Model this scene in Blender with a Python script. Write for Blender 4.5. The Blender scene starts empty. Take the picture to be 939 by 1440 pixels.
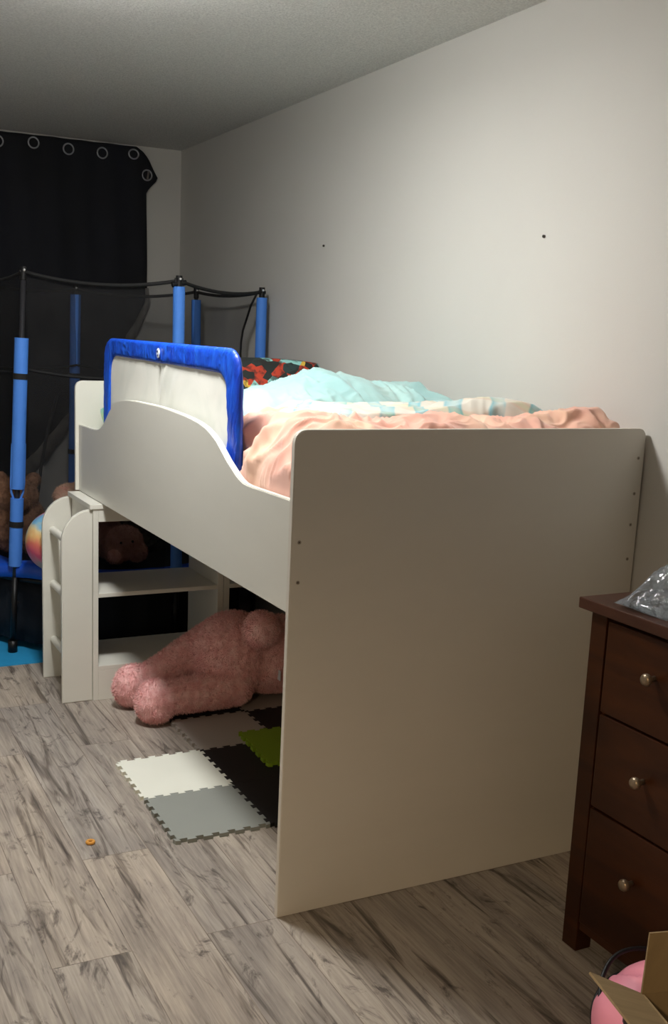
import bpy, bmesh, math, random
from mathutils import Vector, Matrix, noise
random.seed(7)
S = bpy.context.scene
COL = S.collection
PI = math.pi

# ------------------------------------------------------------------ helpers
def lin(c):
    f = lambda v: v/12.92 if v <= 0.04045 else ((v+0.055)/1.055)**2.4
    return tuple(f(x/255.0) for x in c) + (1.0,)

class NT:
    """small node-tree helper"""
    def __init__(s, name):
        m = bpy.data.materials.new(name); m.use_nodes = True
        s.m = m; s.t = m.node_tree; s.n = s.t.nodes; s.l = s.t.links
        s.b = s.n['Principled BSDF']; s.out = s.n['Material Output']
        s.tc = s.n.new('ShaderNodeTexCoord').outputs['Object']
    def add(s, kind, **kw):
        nd = s.n.new(kind)
        for k, v in kw.items():
            if k.startswith('i_'):
                key = k[2:].replace('_', ' ')
                nd.inputs[key].default_value = v
            else: setattr(nd, k, v)
        return nd
    def link(s, a, b): s.l.new(a, b)
    def mapping(s, scale=(1,1,1), rot=(0,0,0), src=None, loc=(0,0,0)):
        mp = s.n.new('ShaderNodeMapping')
        mp.inputs['Scale'].default_value = scale; mp.inputs['Rotation'].default_value = rot
        mp.inputs['Location'].default_value = loc
        s.l.new(src or s.tc, mp.inputs['Vector']); return mp.outputs['Vector']
    def noise(s, scale, detail=3, rough=.5, vec=None, dist=0):
        nd = s.n.new('ShaderNodeTexNoise'); nd.inputs['Scale'].default_value = scale
        nd.inputs['Detail'].default_value = detail; nd.inputs['Roughness'].default_value = rough
        nd.inputs['Distortion'].default_value = dist
        s.l.new(vec or s.tc, nd.inputs['Vector']); return nd.outputs['Fac']
    def ramp(s, fac, stops, interp='LINEAR'):
        r = s.n.new('ShaderNodeValToRGB'); r.color_ramp.interpolation = interp
        e = r.color_ramp.elements
        while len(e) < len(stops): e.new(.5)
        for i, (p, c) in enumerate(stops):
            e[i].position = p; e[i].color = c if len(c) == 4 else lin(c)
        s.l.new(fac, r.inputs['Fac']); return r.outputs['Color']
    def mix(s, fac, a, b, mode='MIX'):
        nd = s.n.new('ShaderNodeMix'); nd.data_type = 'RGBA'; nd.blend_type = mode
        for sock, v in ((nd.inputs[0], fac), (nd.inputs[6], a), (nd.inputs[7], b)):
            if isinstance(v, bpy.types.NodeSocket): s.l.new(v, sock)
            else: sock.default_value = v
        return nd.outputs[2]
    def bump(s, h, strength=.2, dist=.01):
        nd = s.n.new('ShaderNodeBump'); nd.inputs['Strength'].default_value = strength
        nd.inputs['Distance'].default_value = dist
        s.l.new(h, nd.inputs['Height']); s.l.new(nd.outputs['Normal'], s.b.inputs['Normal'])
    def color(s, v):
        if isinstance(v, bpy.types.NodeSocket): s.l.new(v, s.b.inputs['Base Color'])
        else: s.b.inputs['Base Color'].default_value = v

def plain(name, rgb, rough=.5, metal=0, bump=0, bscale=60, var=.06, spec=.5, sheen=0, coat=0):
    t = NT(name)
    c = lin(rgb); d = tuple(x*(1-var) for x in c[:3]) + (1,); u = tuple(min(1, x*(1+var)) for x in c[:3]) + (1,)
    f = t.noise(6, 4)
    t.color(t.ramp(f, [(.3, d), (.7, u)]))
    t.b.inputs['Roughness'].default_value = rough; t.b.inputs['Metallic'].default_value = metal
    t.b.inputs['Specular IOR Level'].default_value = spec
    t.b.inputs['Sheen Weight'].default_value = sheen
    t.b.inputs['Coat Weight'].default_value = coat
    if bump: t.bump(t.noise(bscale, 4), bump, .004)
    return t.m

def link_obj(name, me, mat=None, parent=None, smooth=False):
    if smooth:
        for p in me.polygons: p.use_smooth = True
    o = bpy.data.objects.new(name, me); COL.objects.link(o)
    if mat is not None:
        for m in (mat if isinstance(mat, (list, tuple)) else [mat]): me.materials.append(m)
    if parent is not None: o.parent = parent
    return o

def obj(name, bm, mat=None, parent=None, smooth=False, angle=None):
    me = bpy.data.meshes.new(name); bm.normal_update(); bm.to_mesh(me); bm.free()
    o = link_obj(name, me, mat, parent, smooth)
    if angle: me.set_sharp_from_angle(angle=math.radians(angle))
    return o

def tag(o, label=None, cat=None, group=None, kind=None):
    if label: o['label'] = label
    if cat: o['category'] = cat
    if group: o['group'] = group
    if kind: o['kind'] = kind
    return o

def thing(name, loc, label, cat, group=None):
    o = bpy.data.objects.new(name, None); COL.objects.link(o); o.location = loc
    o.empty_display_size = .05
    return tag(o, label, cat, group)

def rel(o):  # world coordinates -> local offset of an unrotated root
    return -Vector(o.location)

def box(bm, x0, x1, y0, y1, z0, z1, off=Vector((0,0,0)), bev=0, seg=2):
    r = bmesh.ops.create_cube(bm, size=1)
    vs = r['verts']
    for v in vs:
        v.co = Vector((x0+(v.co.x+.5)*(x1-x0), y0+(v.co.y+.5)*(y1-y0), z0+(v.co.z+.5)*(z1-z0))) + off
    if bev:
        es = list({e for v in vs for e in v.link_edges})
        bmesh.ops.bevel(bm, geom=es, offset=bev, segments=seg, affect='EDGES', profile=.6)

def boxobj(name, x0, x1, y0, y1, z0, z1, mat, parent=None, bev=.0015, seg=2):
    bm = bmesh.new(); off = rel(parent_root(parent)) if parent else Vector((0,0,0))
    box(bm, x0, x1, y0, y1, z0, z1, off, bev, seg)
    return obj(name, bm, mat, parent)

def parent_root(p):
    while p.parent: p = p.parent
    return p

def prism(bm, pts, axis, a0, a1, off=Vector((0,0,0)), bev=0):
    """extrude closed outline pts (2D) along axis between a0 and a1"""
    def P(p, a):
        if axis == 'x': return Vector((a, p[0], p[1])) + off
        if axis == 'y': return Vector((p[0], a, p[1])) + off
        return Vector((p[0], p[1], a)) + off
    A = [bm.verts.new(P(p, a0)) for p in pts]; B = [bm.verts.new(P(p, a1)) for p in pts]
    n = len(pts)
    fa = bm.faces.new(A); fb = bm.faces.new(list(reversed(B)))
    for i in range(n): bm.faces.new((A[i], B[i], B[(i+1) % n], A[(i+1) % n]))
    bmesh.ops.recalc_face_normals(bm, faces=bm.faces[:])
    if bev:
        es = set(fa.edges) | set(fb.edges)
        bmesh.ops.bevel(bm, geom=list(es), offset=bev, segments=2, affect='EDGES')

def tube(bm, pts, r, seg=12, off=Vector((0,0,0)), cap=True, closed=False):
    pts = [Vector(p)+off for p in pts]; n = len(pts); rings = []
    up0 = None
    for i, p in enumerate(pts):
        a = pts[(i-1) % n] if (i > 0 or closed) else p; b = pts[(i+1) % n] if (i < n-1 or closed) else p
        t = (b-a).normalized()
        if up0 is None:
            u = t.orthogonal().normalized()
        else:
            u = (up0 - t*up0.dot(t))
            u = u.normalized() if u.length > 1e-6 else t.orthogonal().normalized()
        up0 = u; w = t.cross(u)
        rr = r[i] if isinstance(r, (list, tuple)) else r
        rings.append([bm.verts.new(p + (u*math.cos(2*PI*k/seg)+w*math.sin(2*PI*k/seg))*rr) for k in range(seg)])
    m = n if closed else n-1
    for i in range(m):
        A, B = rings[i], rings[(i+1) % n]
        for k in range(seg): bm.faces.new((A[k], A[(k+1) % seg], B[(k+1) % seg], B[k]))
    if cap and not closed:
        bm.faces.new(list(reversed(rings[0]))); bm.faces.new(rings[-1])
    bmesh.ops.recalc_face_normals(bm, faces=bm.faces[:])

def lathe(bm, prof, centre, axis='z', seg=24):
    """prof: list of (radius, height)"""
    c = Vector(centre); rings = []
    for r, h in prof:
        ring = []
        for k in range(seg):
            a = 2*PI*k/seg; u, v = r*math.cos(a), r*math.sin(a)
            if axis == 'z': d = Vector((u, v, h))
            elif axis == 'x': d = Vector((h, u, v))
            else: d = Vector((u, h, v))
            ring.append(bm.verts.new(c+d))
        rings.append(ring)
    for i in range(len(rings)-1):
        A, B = rings[i], rings[i+1]
        for k in range(seg): bm.faces.new((A[k], A[(k+1) % seg], B[(k+1) % seg], B[k]))
    bm.faces.new(rings[0]); bm.faces.new(rings[-1])
    bmesh.ops.recalc_face_normals(bm, faces=bm.faces[:])

def ball(bm, c, r, rot=None, seg=24):
    rr = r if isinstance(r, (tuple, list)) else (r, r, r)
    M = Matrix.Translation(Vector(c)) @ (rot or Matrix.Identity(4)) @ Matrix.Diagonal((*rr, 1))
    bmesh.ops.create_uvsphere(bm, u_segments=seg, v_segments=seg//2+2, radius=1, matrix=M)

def capsule(bm, a, b, ra, rb, n=8):
    a, b = Vector(a), Vector(b)
    for i in range(n+1):
        t = i/n; ball(bm, a.lerp(b, t), ra+(rb-ra)*t, seg=20)

def remeshed(bm, voxel=.01, smooth=6):
    """weld overlapping lumps into one continuous skin"""
    me = bpy.data.meshes.new('tmp'); bm.to_mesh(me); bm.free()
    o = bpy.data.objects.new('tmp', me); COL.objects.link(o)
    m = o.modifiers.new('r', 'REMESH'); m.mode = 'VOXEL'; m.voxel_size = voxel
    s = o.modifiers.new('s', 'SMOOTH'); s.iterations = smooth; s.factor = .5
    bpy.context.view_layer.update()
    dg = bpy.context.evaluated_depsgraph_get()
    out = bpy.data.meshes.new_from_object(o.evaluated_get(dg))
    bpy.data.objects.remove(o); bpy.data.meshes.remove(me)
    return out

def furry(me, count, length, width, flow=Vector((0,0,-1)), seed=1, lump=.006):
    """lumpy plush pile: short tapered tufts rooted on the skin, in the same mesh"""
    rnd = random.Random(seed)
    bm = bmesh.new(); bm.from_mesh(me)
    bm.normal_update()
    for v in bm.verts:
        v.co += v.normal*(noise.noise(v.co*38)*lump + noise.noise(v.co*90)*lump*.55)
    bm.normal_update()
    faces = bm.faces[:]; ar = [f.calc_area() for f in faces]
    picks = rnd.choices(faces, weights=ar, k=count)
    data = []
    for f in picks:
        vs = [v.co for v in f.verts]; w = [rnd.random() for _ in vs]; s = sum(w)
        p = sum((c*(k/s) for c, k in zip(vs, w)), Vector())
        data.append((p, f.normal.copy()))
    for p, nrm in data:
        clump = noise.noise_vector(p*45)
        d = (nrm + clump*.9 + Vector((rnd.uniform(-.5,.5), rnd.uniform(-.5,.5), rnd.uniform(-.5,.5))) + flow*.35).normalized()
        L = length*rnd.uniform(.6, 1.2); side = d.cross(Vector((rnd.uniform(-1,1), rnd.uniform(-1,1), rnd.uniform(-1,1)))).normalized()*width
        a = p - nrm*.002
        q = [bm.verts.new(a-side), bm.verts.new(a+side), bm.verts.new(a+d*L*.6+side*.8+nrm*L*.1), bm.verts.new(a+d*L), bm.verts.new(a+d*L*.6-side*.8+nrm*L*.1)]
        bm.faces.new(q)
    bm.to_mesh(me); bm.free(); return me

def rounded(pts_spec, n=6):
    """pts_spec: list of (x, y, r): polygon with rounded corners"""
    out = []; N = len(pts_spec)
    for i, (x, y, r) in enumerate(pts_spec):
        p = Vector((x, y)); a = Vector(pts_spec[i-1][:2]); b = Vector(pts_spec[(i+1) % N][:2])
        if r <= 0: out.append((x, y)); continue
        da = (a-p).normalized(); db = (b-p).normalized()
        for k in range(n+1):
            t = k/n
            q0 = p+da*r; q1 = p+db*r
            q = q0*(1-t)**2 + p*2*t*(1-t) + q1*t*t
            out.append((q.x, q.y))
    return out

def interp(tab, x):
    if x <= tab[0][0]: return tab[0][1]
    for (a, va), (b, vb) in zip(tab, tab[1:]):
        if x <= b:
            t = (x-a)/(b-a); t = t*t*(3-2*t); return va+(vb-va)*t
    return tab[-1][1]

# ------------------------------------------------------------------ materials
def mat_wall(name, rgb, bs=.12):
    t = NT(name)
    f = t.noise(2.2, 4)
    c = lin(rgb)
    t.color(t.ramp(f, [(.3, tuple(v*.97 for v in c[:3])+(1,)), (.7, c)]))
    t.b.inputs['Roughness'].default_value = .75
    t.b.inputs['Specular IOR Level'].default_value = .25
    t.bump(t.noise(260, 3), bs, .002)
    return t.m
M_wall = mat_wall('painted_wall', (203, 201, 195))
def mat_ceiling():
    t = NT('popcorn_ceiling')
    f = t.noise(130, 5, .7)
    t.color(t.ramp(f, [(.3, (206, 204, 200)), (.62, (240, 238, 233))]))
    t.b.inputs['Roughness'].default_value = .95
    t.bump(f, .8, .012); return t.m
M_ceil = mat_ceiling()

def mat_floor():
    t = NT('weathered_plank_floor')
    # planks run along y: swap axes so the brick rows lie across x
    v = t.mapping(rot=(0, 0, PI/2))
    br = t.add('ShaderNodeTexBrick'); t.link(v, br.inputs['Vector'])
    br.offset = .37; br.inputs['Scale'].default_value = 1
    br.inputs['Brick Width'].default_value = 1.22; br.inputs['Row Height'].default_value = .182
    br.inputs['Mortar Size'].default_value = .0012; br.inputs['Mortar Smooth'].default_value = .2
    br.inputs['Color1'].default_value = (0,0,0,1); br.inputs['Color2'].default_value = (1,1,1,1)
    br.inputs['Mortar'].default_value = (.5,.5,.5,1)
    pid = br.outputs['Color']
    sep = t.add('ShaderNodeSeparateColor'); t.link(pid, sep.inputs[0])
    # per-plank offset for the grain
    comb = t.add('ShaderNodeCombineXYZ'); 
    mul = t.add('ShaderNodeMath', operation='MULTIPLY'); t.link(sep.outputs[0], mul.inputs[0]); mul.inputs[1].default_value = 7.3
    t.link(mul.outputs[0], comb.inputs[0]); t.link(mul.outputs[0], comb.inputs[1])
    add = t.add('ShaderNodeVectorMath', operation='ADD'); t.link(t.tc, add.inputs[0]); t.link(comb.outputs[0], add.inputs[1])
    pv = add.outputs[0]
    patch = t.noise(1.0, 5, .62, t.mapping((4.2, 1.3, 1), src=pv), 1.0)
    grain = t.noise(1.0, 6, .62, t.mapping((30, 1.25, 1), src=pv), .9)
    fine = t.noise(1.0, 4, .6, t.mapping((150, 6, 1), src=pv))
    crack = t.noise(1.0, 4, .6, t.mapping((20, 1.15, 1), src=pv, loc=(3, 1, 0)), 1.8)
    knot = t.noise(1.0, 5, .7, t.mapping((9, 3.2, 1), src=pv, loc=(7, 2, 0)), 2.6)
    base = t.ramp(patch, [(.30, (98, 93, 94)), (.43, (146, 139, 135)), (.56, (188, 179, 167)), (.72, (214, 206, 194))])
    base = t.mix(.5, base, t.ramp(grain, [(.3, (100, 93, 90)), (.5, (180, 171, 160)), (.7, (219, 212, 201))]), 'MIX')
    base = t.mix(.3, base, t.ramp(fine, [(.3, (112, 106, 102)), (.7, (226, 217, 203))]), 'MIX')
    tone = t.ramp(sep.outputs[0], [(0, (198, 196, 198)), (.35, (234, 228, 220)), (.7, (214, 212, 212)), (1, (246, 236, 224))])
    base = t.mix(.7, base, tone, 'MULTIPLY')
    ck = t.ramp(crack, [(.31, (84, 78, 78)), (.37, (176, 171, 168)), (.45, (255, 255, 255))])
    base = t.mix(.8, base, ck, 'MULTIPLY')
    kn = t.ramp(knot, [(.32, (112, 107, 110)), (.44, (255, 255, 255))])
    base = t.mix(.8, base, kn, 'MULTIPLY')
    gap = t.ramp(br.outputs['Fac'], [(.0, (255,255,255)), (1, (200, 194, 188))])
    base = t.mix(1, base, gap, 'MULTIPLY')
    t.color(base)
    rr = t.ramp(grain, [(.3, (.46,.46,.46,1)), (.7, (.6,.6,.6,1))]); t.link(rr, t.b.inputs['Roughness'])
    t.b.inputs['Specular IOR Level'].default_value = .35
    t.bump(grain, .25, .002); return t.m
M_floor = mat_floor()

def mat_laminate(name, rgb=(228, 227, 217), rough=.33):
    t = NT(name)
    f = t.noise(1, 4, .6, t.mapping((3, 3, 9)))
    c = lin(rgb)
    col = t.ramp(f, [(.3, tuple(v*.965 for v in c[:3])+(1,)), (.7, c)])
    sm = t.noise(14, 5, .75, None, 1.4)          # sparse scuffs
    col = t.mix(t.ramp(sm, [(.74, (0,0,0,1)), (.80, (.3,.3,.3,1))]), col, lin((120, 112, 100)))
    t.color(col)
    t.b.inputs['Roughness'].default_value = rough
    t.b.inputs['Specular IOR Level'].default_value = .5
    t.bump(t.noise(30, 3, .5, t.mapping((1, 1, .15))), .04, .002)
    return t.m
M_white = mat_laminate('cream_laminate')
M_foot = mat_laminate('cream_laminate_panel', (222, 217, 206), .34)
M_metal = plain('dull_screw_metal', (170, 160, 146), .4, .5)
M_screwhole = plain('dark_screw_recess', (50, 42, 36), .6)
M_ply = plain('pine_slat_wood', (170, 140, 100), .6, bump=.1)
M_mattress = plain('mattress_ticking', (225, 225, 220), .9, bump=.1, sheen=.2)

def mat_fabric(name, stops, scale=3, rough=.85, sheen=.25, detail=3, dist=.6, stretch=(1,1,1), translucent=0):
    t = NT(name)
    f = t.noise(scale, detail, .5, t.mapping(stretch), dist)
    t.color(t.ramp(f, stops))
    t.b.inputs['Roughness'].default_value = rough
    t.b.inputs['Sheen Weight'].default_value = sheen
    wv = t.noise(420, 2)
    t.bump(wv, .08, .001)
    return t.m
M_peach = mat_fabric('peach_cotton', [(.3, (222, 160, 142)), (.5, (232, 178, 158)), (.68, (236, 194, 166))], 5)
M_teal = mat_fabric('pale_aqua_cotton', [(.3, (142, 180, 180)), (.5, (156, 192, 190)), (.7, (170, 202, 198))], 4)
M_mint = mat_fabric('white_mint_sheet', [(.3, (176, 204, 198)), (.6, (206, 216, 210))], 6)
def mat_pattern():
    t = NT('watercolour_stripe_cotton')
    w = t.add('ShaderNodeTexWave', wave_type='BANDS', bands_direction='X', i_Scale=2.9, i_Distortion=5.5, i_Detail=2.0)
    t.link(t.mapping(rot=(0,0,.5)), w.inputs['Vector'])
    w2 = t.add('ShaderNodeTexWave', wave_type='BANDS', bands_direction='Y', i_Scale=3.1, i_Distortion=1.5)
    t.link(t.mapping(rot=(0,0,.5)), w2.inputs['Vector'])
    f = t.noise(7, 3, .5, None, .8)
    col = t.ramp(w.outputs['Fac'], [(.0, (220, 217, 209)), (.58, (220, 217, 209)), (.74, (120, 190, 208)), (1, (170, 206, 212))])
    c2 = t.ramp(w2.outputs['Fac'], [(0, (250, 246, 238)), (.6, (255, 250, 240)), (.8, (250, 222, 200)), (1, (238, 236, 200))])
    col = t.mix(.75, col, c2, 'MULTIPLY')
    col = t.mix(t.ramp(f, [(.42, (0,0,0,1)), (.6, (.6,.6,.6,1))]), col, lin((222, 216, 204)))
    t.color(col); t.b.inputs['Roughness'].default_value = .85; t.b.inputs['Sheen Weight'].default_value = .25
    t.bump(t.noise(420, 2), .08, .001); return t.m
M_pat = mat_pattern()
def mat_printed():
    t = NT('dark_cartoon_print')
    vo = t.add('ShaderNodeTexVoronoi', i_Scale=24.0); t.link(t.mapping((1,1,1.4)), vo.inputs['Vector'])
    sep = t.add('ShaderNodeSeparateColor'); t.link(vo.outputs['Color'], sep.inputs[0])
    col = t.ramp(sep.outputs[0], [(0, (34, 42, 40)), (.48, (40, 50, 48)), (.52, (190, 62, 38)), (.70, (206, 84, 52)), (.73, (226, 186, 70)), (.81, (40, 60, 60)), (.93, (150, 210, 205))], 'CONSTANT')
    n = t.noise(30, 3); col = t.mix(t.ramp(n, [(.5, (0,0,0,1)), (.62, (.8,.8,.8,1))]), col, lin((40, 34, 30)))
    t.color(col); t.b.inputs['Roughness'].default_value = .8; return t.m
M_print = mat_printed()
M_pastel = mat_fabric('pastel_tie_dye', [(.3, (120, 214, 205)), (.45, (150, 225, 190)), (.55, (205, 235, 160)), (.7, (170, 205, 235))], 9)

def mat_blue_fabric():
    t = NT('royal_blue_nylon')
    f = t.noise(1, 3, .5, t.mapping((20, 20, 5)), 1.2)
    t.color(t.ramp(f, [(.3, (14, 62, 190)), (.6, (24, 88, 216)), (.8, (40, 110, 228))]))
    t.b.inputs['Roughness'].default_value = .42
    g = t.noise(1, 3, .5, t.mapping((8, 55, 14), rot=(.5, 0, 0)), .8)
    t.bump(g, .6, .012); return t.m
M_blue = mat_blue_fabric()
def mat_guardmesh():
    t = NT('white_guard_mesh')
    f = t.noise(5, 3, .5, None, .8)
    t.color(t.ramp(f, [(.35, (236, 238, 230)), (.6, (248, 248, 240))]))
    t.b.inputs['Roughness'].default_value = .9
    tr = t.add('ShaderNodeBsdfTransparent'); ms = t.add('ShaderNodeMixShader'); ms.inputs[0].default_value = .14
    t.link(t.b.outputs[0], ms.inputs[1]); t.link(tr.outputs[0], ms.inputs[2]); t.link(ms.outputs[0], t.out.inputs['Surface'])
    return t.m
M_gmesh = mat_guardmesh()
M_logo = plain('white_badge', (225, 232, 240), .5)
M_logodark = plain('dark_badge_glyph', (40, 60, 110), .5)

def mat_pink_fur(name, a, b, c):
    t = NT(name)
    f = t.noise(28, 4, .6)
    t.color(t.ramp(f, [(.3, a), (.5, b), (.72, c)]))
    t.b.inputs['Roughness'].default_value = .9; t.b.inputs['Sheen Weight'].default_value = .5
    t.b.inputs['Sheen Tint'].default_value = lin(c)
    t.bump(t.noise(90, 4), .5, .008); return t.m
M_bear = mat_pink_fur('pink_plush', (240, 176, 176), (247, 194, 193), (252, 212, 209))

def mat_foam(name, rgb):
    t = NT(name); c = lin(rgb)
    f = t.noise(3, 3); t.color(t.ramp(f, [(.3, tuple(v*.93 for v in c[:3])+(1,)), (.7, c)]))
    t.b.inputs['Roughness'].default_value = .7
    t.bump(t.noise(300, 2), .25, .001); return t.m
F_white = mat_foam('white_foam', (238, 240, 228)); F_grey = mat_foam('cool_grey_foam', (146, 150, 144))
F_warm = mat_foam('warm_grey_foam', (172, 166, 160)); F_black = mat_foam('black_foam', (22, 20, 21))
F_green = mat_foam('lime_green_foam', (128, 158, 22))

M_black = plain('black_steel', (18, 18, 20), .45, .3)
M_pole = plain('grey_steel_tube', (60, 60, 64), .4, .5)
M_sleeve = plain('blue_foam_sleeve', (72, 134, 226), .6, var=.04)
M_strap = plain('black_webbing', (16, 16, 17), .8)
M_pad = plain('blue_vinyl_pad', (26, 84, 200), .35, bump=.6, bscale=14)
M_mat = plain('black_jump_mat', (14, 14, 16), .8)
M_skirt = plain('navy_skirt_cloth', (10, 17, 28), .85)
M_yellow = plain('yellow_dot_print', (120, 110, 14), .8)
M_bolt = plain('bright_bolt', (225, 225, 225), .25, .6)
def mat_net():
    t = NT('black_safety_net')
    f = t.noise(9, 3, .5, None, .5)
    t.color(t.ramp(f, [(.3, (30, 30, 31)), (.7, (44, 44, 45))]))
    t.b.inputs['Roughness'].default_value = .9
    tr = t.add('ShaderNodeBsdfTransparent'); ms = t.add('ShaderNodeMixShader')
    fac = t.ramp(t.noise(4, 2, .5, None, .4), [(.3, (.60,.60,.60,1)), (.7, (.72,.72,.72,1))])
    t.link(fac, ms.inputs[0])
    t.link(t.b.outputs[0], ms.inputs[1]); t.link(tr.outputs[0], ms.inputs[2]); t.link(ms.outputs[0], t.out.inputs['Surface'])
    return t.m
M_net = mat_net()
M_curtain = mat_fabric('black_blackout_cloth', [(.3, (9, 11, 18)), (.7, (17, 20, 31))], 2, .85, 0)
M_lining = mat_fabric('grey_curtain_lining', [(.3, (92, 88, 84)), (.7, (130, 126, 120))], 8, .8, .1, stretch=(3, 1, 3))
M_ring = plain('brushed_nickel_grommet', (170, 172, 176), .35, .7)
M_rug = plain('bright_blue_mat', (36, 150, 205), .75, bump=.2)

def mat_wood(name, a, b, rough=.38):
    t = NT(name)
    f = t.noise(1, 6, .6, t.mapping((14, 2.2, 14)), .8)
    t.color(t.ramp(f, [(.3, a), (.7, b)])); t.b.inputs['Roughness'].default_value = rough; t.b.inputs['Specular IOR Level'].default_value = .28
    t.bump(f, .05, .001); return t.m
M_wood = mat_wood('dark_stained_wood', (38, 15, 4), (64, 31, 8))
M_woodtop = mat_wood('dark_stained_top', (56, 33, 25), (74, 47, 36), .33)
M_knob = plain('antique_pewter_knob', (150, 132, 110), .32, .7)
def mat_bag():
    t = NT('clear_plastic')
    t.b.inputs['Base Color'].default_value = lin((128, 138, 146))
    t.b.inputs['Roughness'].default_value = .1
    t.b.inputs['Specular IOR Level'].default_value = 1.0; t.b.inputs['Coat Weight'].default_value = .8; t.b.inputs['Coat Roughness'].default_value = .05
    t.bump(t.noise(18, 4, .6, None, 1.6), 1.0, .02)
    tr = t.add('ShaderNodeBsdfTransparent'); ms = t.add('ShaderNodeMixShader'); ms.inputs[0].default_value = .5
    t.link(t.b.outputs[0], ms.inputs[1]); t.link(tr.outputs[0], ms.inputs[2]); t.link(ms.outputs[0], t.out.inputs['Surface'])
    return t.m
M_bag = mat_bag()
M_inbag = mat_fabric('grey_mauve_cloth', [(.35, (58, 66, 78)), (.5, (128, 138, 146)), (.6, (132, 92, 100)), (.7, (76, 84, 100))], 12)
M_innavy = plain('navy_cloth', (34, 40, 58), .8, bump=.3)
def mat_card(name, a, b):
    t = NT(name)
    f = t.noise(1, 4, .6, t.mapping((4, 60, 4)))
    t.color(t.ramp(f, [(.3, a), (.7, b)])); t.b.inputs['Roughness'].default_value = .85
    t.bump(f, .08, .001); return t.m
M_card = mat_card('brown_corrugated_card', (138, 116, 82), (158, 134, 96))
M_pinkbag = plain('pink_nylon', (240, 150, 170), .55, bump=.35, bscale=16)
M_blackbag = plain('black_nylon_trim', (14, 12, 16), .5)
def mat_rainbow():
    t = NT('rainbow_swirl_vinyl')
    sx = t.add('ShaderNodeSeparateXYZ'); t.link(t.tc, sx.inputs[0])
    n = t.noise(7, 2, .5, None, .6)
    m1 = t.add('ShaderNodeMath', operation='MULTIPLY_ADD'); t.link(n, m1.inputs[0]); m1.inputs[1].default_value = .16; m1.inputs[2].default_value = -.08
    m2 = t.add('ShaderNodeMath', operation='ADD'); t.link(sx.outputs['Z'], m2.inputs[0]); t.link(m1.outputs[0], m2.inputs[1])
    m3 = t.add('ShaderNodeMath', operation='MULTIPLY_ADD'); t.link(m2.outputs[0], m3.inputs[0]); m3.inputs[1].default_value = 3.9; m3.inputs[2].default_value = .5
    t.color(t.ramp(m3.outputs[0], [(.0, (170, 178, 178)), (.16, (170, 178, 178)), (.27, (222, 150, 170)), (.38, (228, 96, 132)), (.5, (238, 130, 110)), (.6, (244, 196, 130)), (.68, (236, 214, 160)), (.78, (130, 190, 222)), (.88, (116, 176, 220)), (.96, (238, 140, 165))]))
    t.b.inputs['Roughness'].default_value = .4; return t.m
M_ballm = mat_rainbow()
M_brownplush = mat_pink_fur('brown_plush', (92, 64, 48), (122, 88, 66), (146, 110, 86))
M_pinkdoll = mat_pink_fur('dusty_pink_plush', (176, 124, 110), (200, 148, 132), (214, 164, 148))
M_camo = mat_fabric('grey_brown_spotted_fleece', [(.35, (38, 34, 30)), (.46, (70, 66, 58)), (.54, (40, 30, 24)), (.66, (100, 96, 84))], 18, detail=2)
M_darkcloth = mat_fabric('black_bundle_cloth', [(.3, (10, 10, 12)), (.7, (20, 20, 24))], 5)
M_peachplush = mat_pink_fur('cream_peach_plush', (196, 158, 132), (222, 186, 160), (232, 168, 150))
M_eye = plain('black_bead', (12, 10, 10), .2)
M_cereal = plain('orange_cereal', (222, 158, 70), .8, bump=.5)
M_nail = plain('dark_nail', (70, 66, 62), .4, .6)
def mat_emit(name, col, strength):
    m = bpy.data.materials.new(name); m.use_nodes = True; nt = m.node_tree
    b = nt.nodes['Principled BSDF']; b.inputs['Base Color'].default_value = (.9,.9,.88,1)
    b.inputs['Emission Color'].default_value = col; b.inputs['Emission Strength'].default_value = strength
    return m

# ------------------------------------------------------------------ room shell
XL, XR, YN, YB, H = -2.45, 1.036, -2.72, 3.745, 2.375
T = .08
def shell(name, x0, x1, y0, y1, z0, z1, m):
    bm = bmesh.new(); box(bm, x0, x1, y0, y1, z0, z1); o = obj(name, bm, m); o['kind'] = 'structure'; return o
shell('floor', XL-.9, XR+T, -4.6, YB+T, -.06, 0, M_floor)
shell('ceiling', XL-.9, XR+T, -4.6, YB+T, H, H+.06, M_ceil)
shell('wall_right', XR, XR+T, YN-T, YB+T, 0, H, M_wall)
shell('wall_back', XL-T, XR, YB, YB+T, 0, H, M_wall)
shell('wall_left', XL-T, XL, YN-T, YB, 0, H, M_wall)
# near wall behind the camera; unseen doorway sized to pass the added hall light
D0, D1, DH = -2.38, -1.52, 2.12
bm = bmesh.new()
box(bm, XL, D0, YN-T, YN, 0, H); box(bm, D1, XR, YN-T, YN, 0, H); box(bm, D0, D1, YN-T, YN, DH, H)
o = obj('wall_front', bm, M_wall); o['kind'] = 'structure'
bm = bmesh.new()
for x0, x1 in ((D0, D0+.02), (D1-.02, D1)): box(bm, x0, x1, YN-T-.01, YN+.012, 0, DH, bev=.002)
box(bm, D0+.02, D1-.02, YN-T-.01, YN+.012, DH-.02, DH, bev=.002)
o = obj('door_1', bm, M_white); o['kind'] = 'structure'
shell('wall_hall', XL-.9, XL-.82, -4.6, YN-T, 0, H, M_wall)
shell('wall_hall_end', XL-.82, XR, -4.6, -4.52, 0, H, M_wall)

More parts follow.
